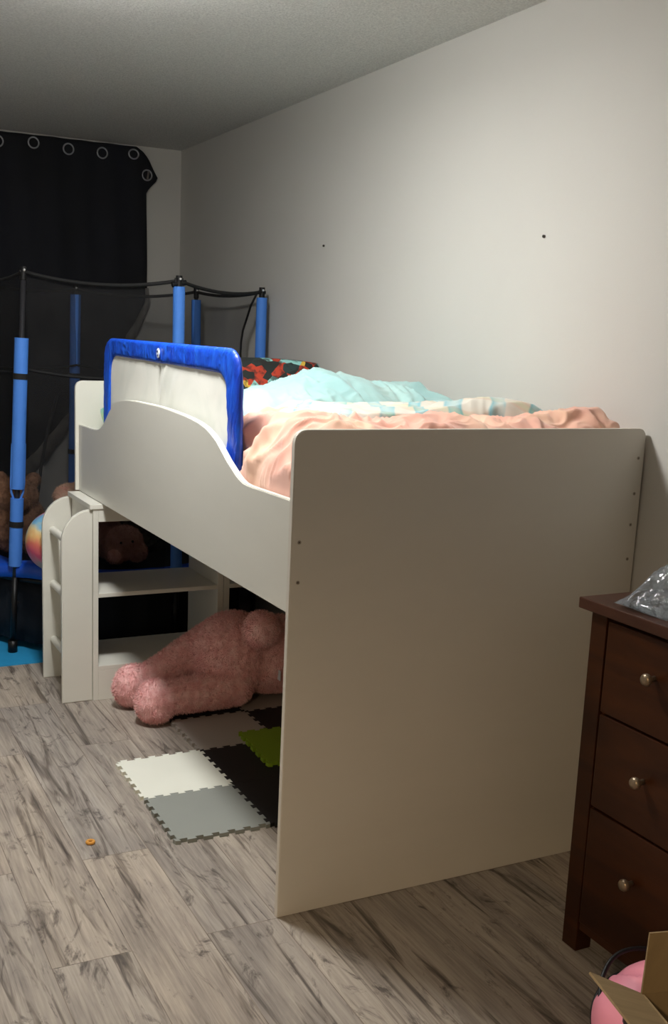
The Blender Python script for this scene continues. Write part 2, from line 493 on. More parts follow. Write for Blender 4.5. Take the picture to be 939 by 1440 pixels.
# ceiling lamp of the room: flush drum with an opal diffuser
LX, LY = -.26, .71
lamp = thing('ceiling_lamp', (LX, LY, H), 'round flush ceiling lamp with metal drum in the middle of the room', 'lamp')
bm = bmesh.new(); lathe(bm, [(.150, 0), (.150, -.030), (.146, -.032), (.140, -.004)], (0, 0, 0), seg=48)
obj('drum', bm, M_ring, lamp, True, 40)
bm = bmesh.new(); lathe(bm, [(.139, -.022), (.160, -.050), (.160, -.080), (.148, -.100), (.12, -.113), (.07, -.119), (.001, -.121)], (0, 0, 0), seg=48)
obj('diffuser', bm, mat_emit('opal_diffuser_glow', (1, .985, .955, 1), 78), lamp, True)
def area(name, loc, size, power, col, rot=(0,0,0)):
    L = bpy.data.lights.new(name, 'AREA'); L.shape = 'DISK'; L.size = size; L.energy = power; L.color = col
    o = bpy.data.objects.new(name, L); COL.objects.link(o); o.location = loc; o.rotation_euler = rot; return o
area('room_light', (LX, LY, H-.124), .24, 17, (1.0, .985, .955))
hall = thing('hall_fill_lamp', (-2.57, -3.25, H), 'unseen hall lamp added as warm fill for the foot of the bed', 'lamp')  # unseen lamp added to warm the lower footboard through the doorway
bm = bmesh.new(); lathe(bm, [(.09, 0), (.09, -.03), (.07, -.05), (.001, -.055)], (0, 0, 0), seg=32)
obj('glass_bowl', bm, mat_emit('warm_bowl_glow', (1, .8, .5, 1), 3), hall, True)
area('hall_fill_light', (-2.57, -3.25, H-.07), .24, 75, (1.0, .74, .45))

# nails left in the wall
for (y, z, s) in ((1.939, 1.763, 'farther'), (.499, 1.709, 'nearer')):
    bm = bmesh.new(); lathe(bm, [(.004, .002), (.0045, -.006), (.002, -.008)], (XR, y, z), 'x', 12)
    tag(obj('wall_nail', bm, M_nail), 'small dark nail in the grey side wall, the %s from the window corner of the two' % s if s == 'farther' else 'tiny dark nail in the grey side wall above the foot of the bed', 'nail')
bpy.data.objects['wall_nail']['label'] = 'small dark nail in the grey side wall, above the head half of the bed'

# ------------------------------------------------------------------ bed
BW, BL, BH = 1.03, 1.98, 1.187
bed = thing('loft_bed', (0, 0, 0), 'cream white low loft bed with tall plain end panel and wavy side rail', 'bed')
def endpanel(name, y0, y1, mat, x0=0, zb=0):
    pts = rounded([(x0, zb, 0), (BW, zb, 0), (BW, BH, .028), (x0, BH, .034)], 8)
    bm = bmesh.new(); prism(bm, pts, 'y', y0, y1, bev=.0018); return obj(name, bm, mat, bed)
foot = endpanel('footboard', 0, .018, M_foot)
endpanel('headboard', BL, BL+.018, M_white, zb=.7575)
for (x, z) in ((.020, .932), (.020, .838), (1.010, 1.109), (1.008, 1.014), (1.006, .93), (1.007, .836)):
    bm = bmesh.new(); lathe(bm, [(.0046, -.0008), (.0046, .0004)], (x, 0, z), 'y', 16)
    sc = obj('screw', bm, M_metal, foot)
    bm = bmesh.new(); lathe(bm, [(.0017, -.0011), (.0017, -.0006)], (x, 0, z), 'y', 6)
    obj('hex_socket', bm, M_screwhole, foot)
# wavy side rail
prof = [(.018, 1.023), (.186, 1.022), (.25, 1.021), (.286, 1.021), (.318, 1.023), (.347, 1.030), (.375, 1.040), (.405, 1.054), (.432, 1.066), (.457, 1.080), (.484, 1.095), (.51, 1.109), (.55, 1.124), (.591, 1.136),
        (.645, 1.145), (.705, 1.151), (.765, 1.155), (.826, 1.158), (.90, 1.161), (.989, 1.163), (1.08, 1.163), (1.169, 1.162), (1.24, 1.161), (1.31, 1.159), (1.37, 1.156), (1.427, 1.150), (1.465, 1.142),
        (1.49, 1.132), (1.514, 1.121), (1.545, 1.104), (1.575, 1.084), (1.606, 1.063), (1.63, 1.048), (1.653, 1.037), (1.68, 1.028), (1.712, 1.022), (1.78, 1.019), (BL, 1.018)]
pts = [(.018, .757)] + prof + [(BL, .757)]
bm = bmesh.new(); prism(bm, pts, 'x', .012, .030, bev=.0022)
rail = obj('side_rail', bm, M_white, bed)
boxobj('wall_side_rail', 1.005, 1.023, .018, BL, .757, 1.10, M_white, bed)
boxobj('slat_base', .030, 1.005, .018, BL, .80, .822, M_ply, bed)

# mattress
mt = boxobj('mattress', .034, 1.001, .03, 1.965 , .822, .971, M_mattress, bev=.03, seg=4)
tag(mt, 'white mattress inside the loft bed, under the heaped bedding', 'mattress')

# ------------------------------------------------------------------ bedding
def fold(x, y, s, seed, ax=1, ay=1, rot=0):
    c, n_ = math.cos(rot), math.sin(rot)
    X = (x*c - y*n_)*ax*s; Y = (x*n_ + y*c)*ay*s
    wx = noise.noise(Vector((X*.7, Y*.7, seed)))*1.1; wy = noise.noise(Vector((X*.7+9, Y*.7, seed+3)))*1.1
    return 1 - 2.2*abs(noise.noise(Vector((X+wx, Y+wy, seed+7))))
def fold3(p, s, seed):
    q = p*s
    wv = noise.noise_vector(q*.6+Vector((seed, 0, 0)))*1.2
    return 1 - 2.4*abs(noise.noise(q+wv+Vector((0, seed, 3))))
def puff(name, x0, x1, y0, y1, ztop, zbot, mat, parent=None, nx=150, ny=150, p=7, q=2.2, seed=0, amp=.012, edge=.02, folds=((6, 1.0, (1,1,1)), (14, .5, (1,1,1))), lim=None, rot=0, xmin=None):
    """padded cloth: closed mesh with a wrinkled, domed top and tucked-in sides"""
    off = rel(parent_root(parent)) if parent else Vector((0,0,0))
    bm = bmesh.new(); top = []
    for j in range(ny+1):
        rt = []
        v = -1+2*j/ny; v = math.copysign(abs(v)**.75, v)
        for i in range(nx+1):
            u = -1+2*i/nx; u = math.copysign(abs(u)**.75, u)
            ex = edge*noise.noise(Vector((v*2.5+seed, math.copysign(1, u)*4, seed)))*abs(u)**4
            ey = edge*noise.noise(Vector((u*2.5+seed, math.copysign(1, v)*7, seed+5)))*abs(v)**4
            x = (x0+x1)/2 + u*(x1-x0)/2 + ex; y = (y0+y1)/2 + v*(y1-y0)/2 + ey
            e = ((1-abs(u)**p)*(1-abs(v)**p))**(1/q)
            rt.append(bm.verts.new(Vector((x, y, zbot + (ztop(x, y)-zbot)*e))))
        top.append(rt)
    for j in range(ny):
        for i in range(nx):
            bm.faces.new((top[j][i], top[j][i+1], top[j+1][i+1], top[j+1][i]))
    bm.normal_update()
    moves = []
    for j in range(ny+1):
        for i in range(nx+1):
            v = top[j][i]; b = min(1, (v.co.z-zbot)/.05)
            w = sum(k*fold3(Vector((v.co.x*st[0], v.co.y*st[1], v.co.z*st[2])), s_, seed+11*n_) for n_, (s_, k, st) in enumerate(folds))*amp
            moves.append((v, v.normal*w*b))
    for v, d in moves:
        v.co += d
        if lim:
            lo = lim[0] if xmin is None else xmin(v.co.y)
            v.co.x = min(max(v.co.x, lo), lim[1]); v.co.y = min(max(v.co.y, lim[2]), lim[3])
        v.co.z = max(v.co.z, zbot); v.co += off
    loop = [top[0][i] for i in range(nx+1)] + [top[j][nx] for j in range(1, ny+1)] + [top[ny][i] for i in range(nx-1, -1, -1)] + [top[j][0] for j in range(ny-1, 0, -1)]
    bm.faces.new(list(reversed(loop)))
    bmesh.ops.triangulate(bm, faces=[f for f in bm.faces if len(f.verts) > 4])
    bmesh.ops.recalc_face_normals(bm, faces=bm.faces[:])
    return obj(name, bm, mat, parent, True)
gx = lambda y: .032 if y < .40 else (.072 if y > .43 else .032+.04*(y-.40)/.03)
def g(x, y, cx, cy, sx, sy, h): return h*math.exp(-((x-cx)/sx)**2-((y-cy)/sy)**2)

comf = thing('comforter', (.5, .4, .975), 'rumpled peach comforter with white watercolour striped side folded over, foot of bed', 'comforter')
def z_peach(x, y):
    z = 1.177 + g(x, y, 1.0, .12, .15, .10, .060) + g(x, y, .45, .16, .25, .10, .010) - .035*min(1, max(0, (y-.20)/.15))*min(1, max(0, (x-.25)/.2))
    z -= .10*max(0, (.16-x)/.16)**1.6
    z += g(x, y, .12, .30, .07, .10, .010)
    return z
puff('peach_side', .034, 1.035, .022, .62, z_peach, .972, M_peach, comf, 190, 170, p=9, q=2.2, seed=2, amp=.016, edge=.01,
     folds=((4.5, 1.0, (1, 1, .8)), (10, .75, (1.5, 1, .6)), (22, .35, (1, 1, .6))), lim=(.032, 1.032, .021, .9), xmin=gx)
def z_pat(x, y):
    z = 1.200 + g(x, y, .80, .32, .20, .16, .036) + g(x, y, .22, .60, .2, .1, .004)
    return z - .03*max(0, (.2-x)/.2)
puff('striped_side', .11, 1.01, .23, .70, z_pat, .98, M_pat, comf, 150, 120, p=7, q=2.2, seed=5, amp=.011, edge=.07,
     folds=((4, 1.0, (.6, 1.5, 1)), (11, .5, (1, 1, 1))), lim=(.034, 1.032, .12, 1.2), xmin=gx)
TT = [(.05, 1.165), (.20, 1.185), (.32, 1.215), (.44, 1.250), (.54, 1.268), (.64, 1.252), (.72, 1.228), (.80, 1.226), (.90, 1.240), (1.0, 1.250), (1.05, 1.24)]
def z_teal(x, y):
    k = math.exp(-((y-.92-.1*(x-.5))/.23)**2)
    return 1.165 + (interp(TT, x)-1.165)*k
tl = puff('blanket', .17, 1.035, .64, 1.30, z_teal, .972, M_teal, None, 190, 150, p=6, q=2.0, seed=9, amp=.020, edge=.06,
     folds=((4.2, 1.0, (1.2, .7, 1)), (9, .6, (1.6, .7, 1)), (20, .2, (1, 1, 1))), lim=(.034, 1.032, .4, 1.4), xmin=gx)
tag(tl, 'pale aqua blanket crumpled in a heap across the middle of the bed', 'blanket')
sh = puff('bed_sheet', .075, .175, .70, 1.60, lambda x, y: 1.12 + g(x, y, .12, 1.15, .12, .25, .09), .972, M_mint, None, 80, 80, p=4, q=1.8, seed=21, amp=.010, edge=.01, lim=(.05, 1.0, .65, 1.7), xmin=gx)
tag(sh, 'white and mint sheet bunched up behind the blue safety guard', 'sheet')

def cushion(name, c, size, rotm, mat, seed=0, lab=None, cat=None):
    bm = bmesh.new(); n = 36
    w, h, t = size
    M = Matrix.Translation(Vector(c)) @ rotm
    for sgn in (1, -1):
        g_ = []
        for j in range(n+1):
            row = []
            for i in range(n+1):
                u = -1+2*i/n; v = -1+2*j/n
                pin = 1-.10*(u*u*v*v)
                e = max(0, (1-abs(u)**3.0)*(1-abs(v)**3.0))**.55
                z = sgn*t/2*e + .006*e*noise.noise(Vector((u*3, v*3, seed+sgn)))
                x = u*w/2*(1-.06*(1-v*v)*0)*pin; y = v*h/2*pin
                row.append(bm.verts.new(M @ Vector((x, y, z))))
            g_.append(row)
        for j in range(n):
            for i in range(n):
                q = (g_[j][i], g_[j][i+1], g_[j+1][i+1], g_[j+1][i])
                bm.faces.new(q if sgn > 0 else tuple(reversed(q)))
    bmesh.ops.remove_doubles(bm, verts=bm.verts[:], dist=.0004)
    o = obj(name, bm, mat, None, True)
    if lab: tag(o, lab, cat)
    return o
cushion('pillow', (.70, 1.80, 1.135), (.62, .34, .11), Matrix.Rotation(math.radians(74), 4, 'X'), M_print, 3,
        'dark pillow with red and yellow print leaning at the head of the bed', 'pillow')
cushion('pillow', (.215, 1.80, 1.035), (.30, .26, .10), Matrix.Rotation(math.radians(24), 4, 'X'), M_pastel, 8,
        'small pastel tie-dye pillow peeking over the low end of the side rail', 'pillow')

# ------------------------------------------------------------------ bed guard
GX = .052
gd = thing('bed_guard', (GX, 1.08, .98), 'blue fabric bed guard with white mesh panel standing behind the wavy rail', 'bed guard')
off = rel(gd)
outer = rounded([(.430, .985, .01), (1.735, .985, .01), (1.735, 1.357, .10), (.443, 1.352, .085)], 10)
inner = rounded([(.512, 1.09, .02), (1.655, 1.09, .02), (1.645, 1.296, .075), (.535, 1.284, .07)], 10)
def resample(poly, n, start):
    # arc-length resampling beginning at the point nearest to start
    k0 = min(range(len(poly)), key=lambda i: (poly[i][0]-start[0])**2+(poly[i][1]-start[1])**2)
    P = [Vector(poly[(k0+i) % len(poly)]) for i in range(len(poly)+1)]
    d = [0]
    for a, b in zip(P, P[1:]): d.append(d[-1]+(b-a).length)
    out = []; k = 0
    for i in range(n):
        s = d[-1]*i/n
        while d[k+1] < s: k += 1
        out.append(P[k].lerp(P[k+1], (s-d[k])/max(1e-9, d[k+1]-d[k])))
    return out
N = 220
def ring_band(bm, A, B, x_c, thick, rows=7):
    """padded fabric band between closed curves A (outer) and B (inner), front and back"""
    grid = []
    for side in (1, -1):
        gg = []
        for r in range(rows+1):
            t = r/rows; e = (1-abs(2*t-1)**5)**.5 if 0 < t < 1 else 0
            row = []
            for i in range(N):
                p = A[i].lerp(B[i], t)
                wr = .0030*fold(p.x, p.y, 22, 4, 2.4, .5, .45)*e
                row.append(bm.verts.new(Vector((x_c - side*(thick*(.25+.75*e)/2 + wr), p.x, p.y))+off))
            gg.append(row)
        grid.append(gg)
    for s, gg in enumerate(grid):
        for r in range(rows):
            for i in range(N):
                bm.faces.new((gg[r][i], gg[r][(i+1) % N], gg[r+1][(i+1) % N], gg[r+1][i]))
    for r in (0, rows):
        for i in range(N):
            bm.faces.new((grid[0][r][i], grid[0][r][(i+1) % N], grid[1][r][(i+1) % N], grid[1][r][i]))
    bmesh.ops.recalc_face_normals(bm, faces=bm.faces[:])
A = resample(outer, N, (1.1, .985)); B = []
cA = Vector((1.085, 1.19))
Bi = resample(inner, 2000, (1.1, 1.09))
for a in A:     # nearest point of the inner curve
    B.append(min(Bi, key=lambda q: (q-a).length))
bm = bmesh.new(); ring_band(bm, A, B, GX, .018, 12)
gcover = obj('fabric_border', bm, M_blue, gd, True)
bm = bmesh.new(); prism(bm, [tuple(p) for p in resample(rounded([(.500, 1.078, .02), (1.667, 1.078, .02), (1.657, 1.306, .08), (.523, 1.294, .075)], 10), 120, (1.1, 1.07))], 'x', GX-.001, GX+.001, off)
# soft creases: subdivide by rebuilding as a grid plane
bm.free(); bm = bmesh.new()
nx_, ny_ = 90, 24; gr = []
for j in range(ny_+1):
    row = []
    for i in range(nx_+1):
        y = .505+(1.66-.505)*i/nx_; zt = 1.296+(1.306-1.296)*i/nx_
        ytrim = min(i, nx_-i)/nx_*1.155
        top_ = zt if ytrim > .07 else zt-.07*(1-math.sqrt(max(0, 1-((.07-ytrim)/.07)**2)))
        z = 1.08+(top_-1.08)*j/ny_
        cr = 0
        for (yy, zz, ang, wdt, am) in ((1.06, 1.23, -1.1, .010, .007), (1.11, 1.25, -1.25, .008, -.004), (.98, 1.2, -1.0, .012, .004)):
            dx, dz = y-yy, z-zz; dd = dx*math.sin(ang)-dz*math.cos(ang); ll = dx*math.cos(ang)+dz*math.sin(ang)
            cr += am*math.exp(-(dd/wdt)**2)*math.exp(-(ll/.07)**2)
        row.append(bm.verts.new(Vector((GX-.002-cr+.002*noise.noise(Vector((y*5, z*5, 1))), y, z))+off))
    gr.append(row)
for j in range(ny_):
    for i in range(nx_): bm.faces.new((gr[j][i], gr[j][i+1], gr[j+1][i+1], gr[j+1][i]))
mesh_p = obj('mesh_panel', bm, M_gmesh, gd, True)
so = mesh_p.modifiers.new('thickness', 'SOLIDIFY'); so.thickness = .002; so.offset = 0
# oval badge
bm = bmesh.new()
cy_, cz_ = 1.08, 1.321
ov = [(cy_+.0115*math.cos(a), cz_+.0145*math.sin(a)) for a in [2*PI*k/32 for k in range(32)]]
prism(bm, ov, 'x', GX-.0175, GX-.0135, off)
bd = obj('badge', bm, M_logo, gd)
bm = bmesh.new()
for dz, a0, a1, w in ((.0042, .1*PI, 1.25*PI, .0042), (-.0045, 1.1*PI, 2.1*PI, .0045)):
    tube(bm, [(GX-.0182, cy_-w*math.cos(a0+(a1-a0)*k/10), cz_+dz+w*.9*math.sin(a0+(a1-a0)*k/10)) for k in range(11)], .0013, 6, off)
obj('badge_mark', bm, M_logodark, bd)
# metal frame inside the sleeve, tucked under the mattress edge
bm = bmesh.new(); tube(bm, [(GX, .52, .978), (GX, 1.65, .978)], .006, 10, off)
obj('base_bar', bm, M_pole, gd, True)

# ------------------------------------------------------------------ shelf unit under the bed
un = thing('shelf_unit', (.5, 1.81, 0), 'cream white open shelf unit standing under the head of the bed', 'shelf unit')
U0, U1 = 1.636, 1.972
boxobj('top_board', -.034, 1.0, U0-.004, U1, .738, .7555, M_white, un)
boxobj('side_panel', -.021, -.001, U0, U1, 0, .738, M_white, un)
boxobj('side_panel', .98, 1.0, U0, U1, 0, .738, M_white, un)
boxobj('divider', .476, .500, U0, U1, .135, .738, M_white, un)
boxobj('divider', .502, .526, U0, U1, .135, .738, M_white, un)
boxobj('apron', -.001, .476, U0, U0+.018, .690, .738, M_white, un)
boxobj('shelf', -.001, .476, U0, U1, .402, .418, M_white, un)
boxobj('shelf', .526, .98, U0, U1, .402, .418, M_white, un)
boxobj('bottom_board', -.001, .98, U0, U1, .117, .135, M_white, un)
boxobj('kick_board', -.001, .98, U0, U0+.018, 0, .117, M_white, un)

# ladder
ld = thing('bed_ladder', (-.08, 1.82, 0), 'cream white bed ladder of two rounded boards and round rungs', 'ladder')
def ladder_board(y0, y1):
    x0, x1 = -.136, -.0225; pts = [(x1, 0), (x1, .7365)]
    for k in range(13):
        a = PI/2 + (PI/2)*k/12
        pts.append((x1+ (x1-x0)*math.cos(a)*1.0 if False else x1-(x1-x0)*(-math.cos(a)), .7365-.12+.12*math.sin(a)))
    pts.append((x0, 0))
    bm = bmesh.new(); prism(bm, pts, 'y', y0, y1, rel(ld), bev=.003)
    return obj('side_board', bm, M_white, ld)
ladder_board(1.642, 1.662); ladder_board(1.962, 1.982)
for z in (.158, .388, .604):
    bm = bmesh.new()
    tube(bm, [(-.094, 1.662, z), (-.094, 1.962, z)], .015, 18, rel(ld))
    obj('rung', bm, M_white, ld, True, 40)

# ------------------------------------------------------------------ foam play mats
XG = [-.107, .180, .466, .752]; YG = [.152, .440, .730, 1.020, 1.310, 1.600]
TE, DP = 6, .011
def edge_curve(a, b, flip):
    """jigsaw curve from grid point a to b"""
    a, b = Vector(a), Vector(b); L = (b-a).length; t = (b-a)/L; nrm = Vector((-t.y, t.x)); pts = [a]
    step = L/(TE*2)
    for k in range(TE):
        s0 = step*(2*k+.5)+step*.10; s1 = s0+step*.8
        sg = flip
        for s, d in ((s0, -.35), (s0-.0028, .65), (s1+.0028, .65), (s1, -.35)):
            pts.append(a+t*s+nrm*DP*d*sg)
    pts.append(b); return pts
def tile(i, j, mat, label, z0=.0, shift=None, rot=0):
    P = lambda a, b: (XG[a], YG[b])
    B = edge_curve(P(i, j), P(i+1, j), 1 if (i+j) % 2 else -1)[:-1]
    R = edge_curve(P(i+1, j), P(i+1, j+1), 1 if (i+j) % 2 else -1)[:-1]
    Tt = list(reversed(edge_curve(P(i, j+1), P(i+1, j+1), 1 if (i+j+1) % 2 else -1)))[:-1]
    Lf = list(reversed(edge_curve(P(i, j), P(i, j+1), 1 if (i-1+j) % 2 else -1)))[:-1]
    pts = B+R+Tt+Lf
    c = Vector(((XG[i]+XG[i+1])/2, (YG[j]+YG[j+1])/2))
    pts = [c+(p-c)*.996 for p in pts]
    if shift:
        cr, sr = math.cos(rot), math.sin(rot)
        pts = [Vector((cr*(p-c).x-sr*(p-c).y, sr*(p-c).x+cr*(p-c).y))+Vector(shift) for p in pts]; c = Vector(shift)
    bm = bmesh.new()
    prism(bm, [(p.x-c.x, p.y-c.y) for p in pts], 'z', 0, .012)
    o = obj('foam_tile', bm, mat); o.location = (c.x, c.y, z0)
    return tag(o, label, 'foam tile', 'jigsaw foam play tiles under the bed')
tile(0, 2, F_white, 'white jigsaw foam tile on the plank floor in front of the bear')
tile(0, 1, F_grey, 'cool grey jigsaw foam tile, the one nearest the viewer and open floor')
tile(1, 1, F_black, 'black foam tile between the cool grey tile and the end panel')
tile(1, 2, F_black, 'black foam tile next to the white tile, partly under the green one')
tile(1, 3, F_warm, "warm grey foam tile beside the bear's near foot")
tile(2, 3, F_black, 'black foam tile beyond the green tile, by the end panel edge')
tile(1, 4, F_black, 'black foam tile mostly beneath the pink bear')
tile(2, 4, F_warm, "warm grey foam tile farthest back, under the bear's body")
tile(1, 2, F_green, 'lime green foam tile lying loose on top of the black tiles', .0125, (.487, .945), math.radians(-3))

# ------------------------------------------------------------------ pink bear
bm = bmesh.new()
zt = .014
capsule(bm, (.165, 1.335, .076+zt), (.44, 1.362, .080+zt), .060, .072)       # near leg
capsule(bm, (.140, 1.53, .08+zt), (.41, 1.535, .195+zt), .054, .088)        # far leg
ball(bm, (.130, 1.340, .080), (.075, .068, .082))                       # near foot
ball(bm, (.105, 1.530, .080), (.078, .066, .082))                       # far foot
ball(bm, (.47, 1.455, .175+zt), (.165, .150, .165))                        # rump
ball(bm, (.64, 1.445, .165+zt), (.20, .145, .150))                         # back
ball(bm, (.513, 1.292, .330), (.066, .064, .066))                      # tail
ball(bm, (.88, 1.43, .135+zt), (.12, .12, .12))                            # head, hidden by the end panel
ball(bm, (.90, 1.54, .20+zt), (.042, .03, .042)); ball(bm, (.90, 1.33, .21+zt), (.042, .03, .042))
capsule(bm, (.74, 1.34, .10+zt), (.72, 1.22, .062+zt), .06, .055)           # arms
capsule(bm, (.74, 1.54, .10+zt), (.80, 1.585, .06+zt), .05, .045)
me = remeshed(bm, .006, 2)
for v in me.vertices: v.co.z = max(v.co.z, .0145 if v.co.x > .175 else .002)
furry(me, 64000, .0125, .0008, seed=3, lump=.0035)
c0 = Vector((.45, 1.43, .013))
for v in me.vertices: v.co -= c0
bear = link_obj('plush_bear', me, M_bear, None, True); bear.location = c0
tag(bear, 'big pink plush bear lying face down under the bed, round tail up', 'plush toy')
bm = bmesh.new(); box(bm, .597, .5985, 1.288, 1.312, .12, .16, -c0, .0004)
tgo = obj('care_tag', bm, M_logo, bear)

# ------------------------------------------------------------------ trampoline
TC = Vector((.352, 2.755)); RR = .647
tr = thing('trampoline', (TC.x, TC.y, 0), 'small round trampoline with blue foam posts and black safety net', 'trampoline')
off = rel(tr)
MZ = .355
def circ(r, z, n=72, a0=0, a1=2*PI): return [(TC.x+r*math.cos(a0+(a1-a0)*k/n), TC.y+r*math.sin(a0+(a1-a0)*k/n), z) for k in range(n)]
bm = bmesh.new(); tube(bm, circ(RR, MZ-.03), .014, 12, off, closed=True)
obj('frame_ring', bm, M_black, tr, True)
bm = bmesh.new(); lathe(bm, [(.001, MZ-.006), (RR-.06, MZ-.006), (RR-.06, MZ-.001), (.001, MZ-.001)], (0, 0, 0), seg=72)
obj('jump_mat', bm, M_mat, tr)
bm = bmesh.new()
seg = 96; prof_ = [(RR-.12, MZ-.004), (RR-.11, MZ+.010), (RR-.05, MZ+.014), (RR+.015, MZ+.010), (RR+.030, MZ-.008), (RR+.030, MZ-.045), (RR+.022, MZ-.048), (RR+.018, MZ-.012)]
rings = []
for k in range(seg):
    a = 2*PI*k/seg; row = []
    for r, z in prof_:
        w = .006*noise.noise(Vector((math.cos(a)*6, math.sin(a)*6, r*30)))
        lift = .030*math.exp(-((a-3.95)/.32)**2)*min(1, max(0, (r-RR+.12)/.05))
        row.append(bm.verts.new(Vector(((r+w)*math.cos(a), (r+w)*math.sin(a), z+w*.6+lift))))
    rings.append(row)
for k in range(seg):
    A_, B_ = rings[k], rings[(k+1) % seg]
    for i in range(len(prof_)): bm.faces.new((A_[i], A_[(i+1) % len(prof_)], B_[(i+1) % len(prof_)], B_[i]))
bmesh.ops.recalc_face_normals(bm, faces=bm.faces[:])
obj('edge_pad', bm, M_pad, tr, True)
# skirt under the ring
bm = bmesh.new(); rows = []
for z in (MZ-.045, .25, .14, .04):
    rows.append([bm.verts.new(Vector(((RR-.02)*math.cos(2*PI*k/120)*(1+.012*math.sin(k*1.7)), (RR-.02)*math.sin(2*PI*k/120)*(1+.012*math.sin(k*1.7)), z))) for k in range(120)])
for a_, b_ in zip(rows, rows[1:]):
    for k in range(120): bm.faces.new((a_[k], a_[(k+1) % 120], b_[(k+1) % 120], b_[k]))
sk = obj('skirt', bm, M_skirt, tr, True); so = sk.modifiers.new('t', 'SOLIDIFY'); so.thickness = .002
ang = math.atan2(2.19-TC.y, -.10-TC.x)
dc = Vector(((RR-.003)*math.cos(ang), (RR-.003)*math.sin(ang), .245)); ta = Vector((-math.sin(ang), math.cos(ang), 0)); nn = Vector((math.cos(ang), math.sin(ang), 0))
bm = bmesh.new()
f_ = [bm.verts.new(dc + ta*.026*math.cos(2*PI*k/24) + Vector((0,0,.026*math.sin(2*PI*k/24)))) for k in range(24)]
b_ = [bm.verts.new(v.co - nn*.003) for v in f_]
bm.faces.new(f_); bm.faces.new(list(reversed(b_)))
for k in range(24): bm.faces.new((f_[k], b_[k], b_[(k+1) % 24], f_[(k+1) % 24]))
obj('yellow_dot', bm, M_yellow, sk)
# posts: base (x, y), top (x, y, z), sleeve z-range, straps
posts = [((-.188, 2.335), (-.122, 2.335, 1.610), (.385, 1.338), (1.182, .565)),
         ((.462, 2.085), (.450, 2.075, 1.600), (.385, 1.568), (1.16,)),
         ((.985, 2.448), (.975, 2.43, 1.590), (.385, 1.556), (1.15,)),
         ((.935, 3.136), (.915, 3.136, 1.600), (.385, 1.552), (1.15,)),
         ((.34, 3.44), (.362, 3.43, 1.590), (.385, 1.555), (1.14, .74)),
         ((-.29, 3.06), (-.27, 3.05, 1.600), (.385, 1.56), (1.15, .74))]
tops = []
for n_, (b, t, sl, straps) in enumerate(posts):
    b3, t3 = Vector((b[0], b[1], .006)), Vector(t); at = lambda z: b3.lerp(t3, (z-b3.z)/(t3.z-b3.z))
    bm = bmesh.new(); tube(bm, [b3, t3], .0105, 14, off)
    # foot crossbar and link to the ring
    d = Vector((TC.x-b[0], TC.y-b[1], 0)).normalized(); s_ = Vector((-d.y, d.x, 0))
    rp = Vector((TC.x, TC.y, MZ-.03)) - d*RR
    for z in (.30, .20): tube(bm, [at(z), (rp.x, rp.y, z+.02)], .009, 8, off)
    po = obj('post', bm, M_pole, tr, True)
    bm = bmesh.new(); tube(bm, [b3-Vector((0,0,.004)), b3+Vector((0,0,.05))], .020, 12, off)
    tube(bm, [at(.05), at(.335)], .013, 12, off)
    obj('foot_cap', bm, M_black, po, True)
    bm = bmesh.new()
    if n_ == 0:
        gz = .705
        tube(bm, [at(gz+.01), at(sl[1])], .0285, 22, off); tube(bm, [at(sl[0]), at(gz-.03)], .0275, 22, off)
        for sx in (-1, 1):
            tube(bm, [at(gz+.20)+Vector((sx*.026, 0, 0)), at(gz+.03)+Vector((sx*.027, 0, 0)), at(gz-.005)+Vector((sx*.024, 0, 0)), at(gz-.04)+Vector((sx*.012, 0, 0))], .0050, 8, off)
    else:
        rs = .0245 if n_ != 4 else .027
        tube(bm, [at(sl[0]), at(sl[1])], rs, 22, off)
    sv = obj('foam_sleeve', bm, M_sleeve, po, True, 50)
    for z in straps:
        bm = bmesh.new(); tube(bm, [at(z-.012), at(z+.012)], .0305, 22, off); obj('strap', bm, M_strap, po, True, 50)
    bm = bmesh.new(); tube(bm, [at(t3.z-.04), t3+Vector((0,0,.012))], .0135, 14, off)
    tube(bm, [t3+Vector((0,0,-.010))+Vector((-.016,0,0)), t3+Vector((0,0,-.010))+Vector((.016,0,0))], .009, 8, off)
    if n_ == 1:
        for sx in (-.017, .013): tube(bm, [t3+Vector((sx, -.004, -.05)), t3+Vector((sx, -.004, .002))], .004, 8, off)
        tube(bm, [t3+Vector((-.030, 0, -.026)), t3+Vector((.030, 0, -.014))], .011, 10, off)
    cp = obj('top_cap', bm, M_black, po, True, 40)
    bm = bmesh.new(); ball(bm, t3+Vector((0,-.016,-.002))+off, .0055, seg=12); obj('bolt', bm, M_bolt, po, True)
    tops.append(t3)
def span(a, b, sag, n=16):
    return [a.lerp(b, k/n) - Vector((0,0,sag*4*(k/n)*(1-k/n))) for k in range(n+1)]
spans = [(0, 1, .034), (1, 2, .026), (2, 3, .02), (3, 4, .030), (4, 5, .03), (5, 0, .03)]
bm = bmesh.new()
for a, b, s in spans: tube(bm, span(tops[a]+Vector((0,0,-.008)), tops[b]+Vector((0,0,-.008)), s), .0075, 8, off)
obj('top_strap', bm, M_strap, tr, True)
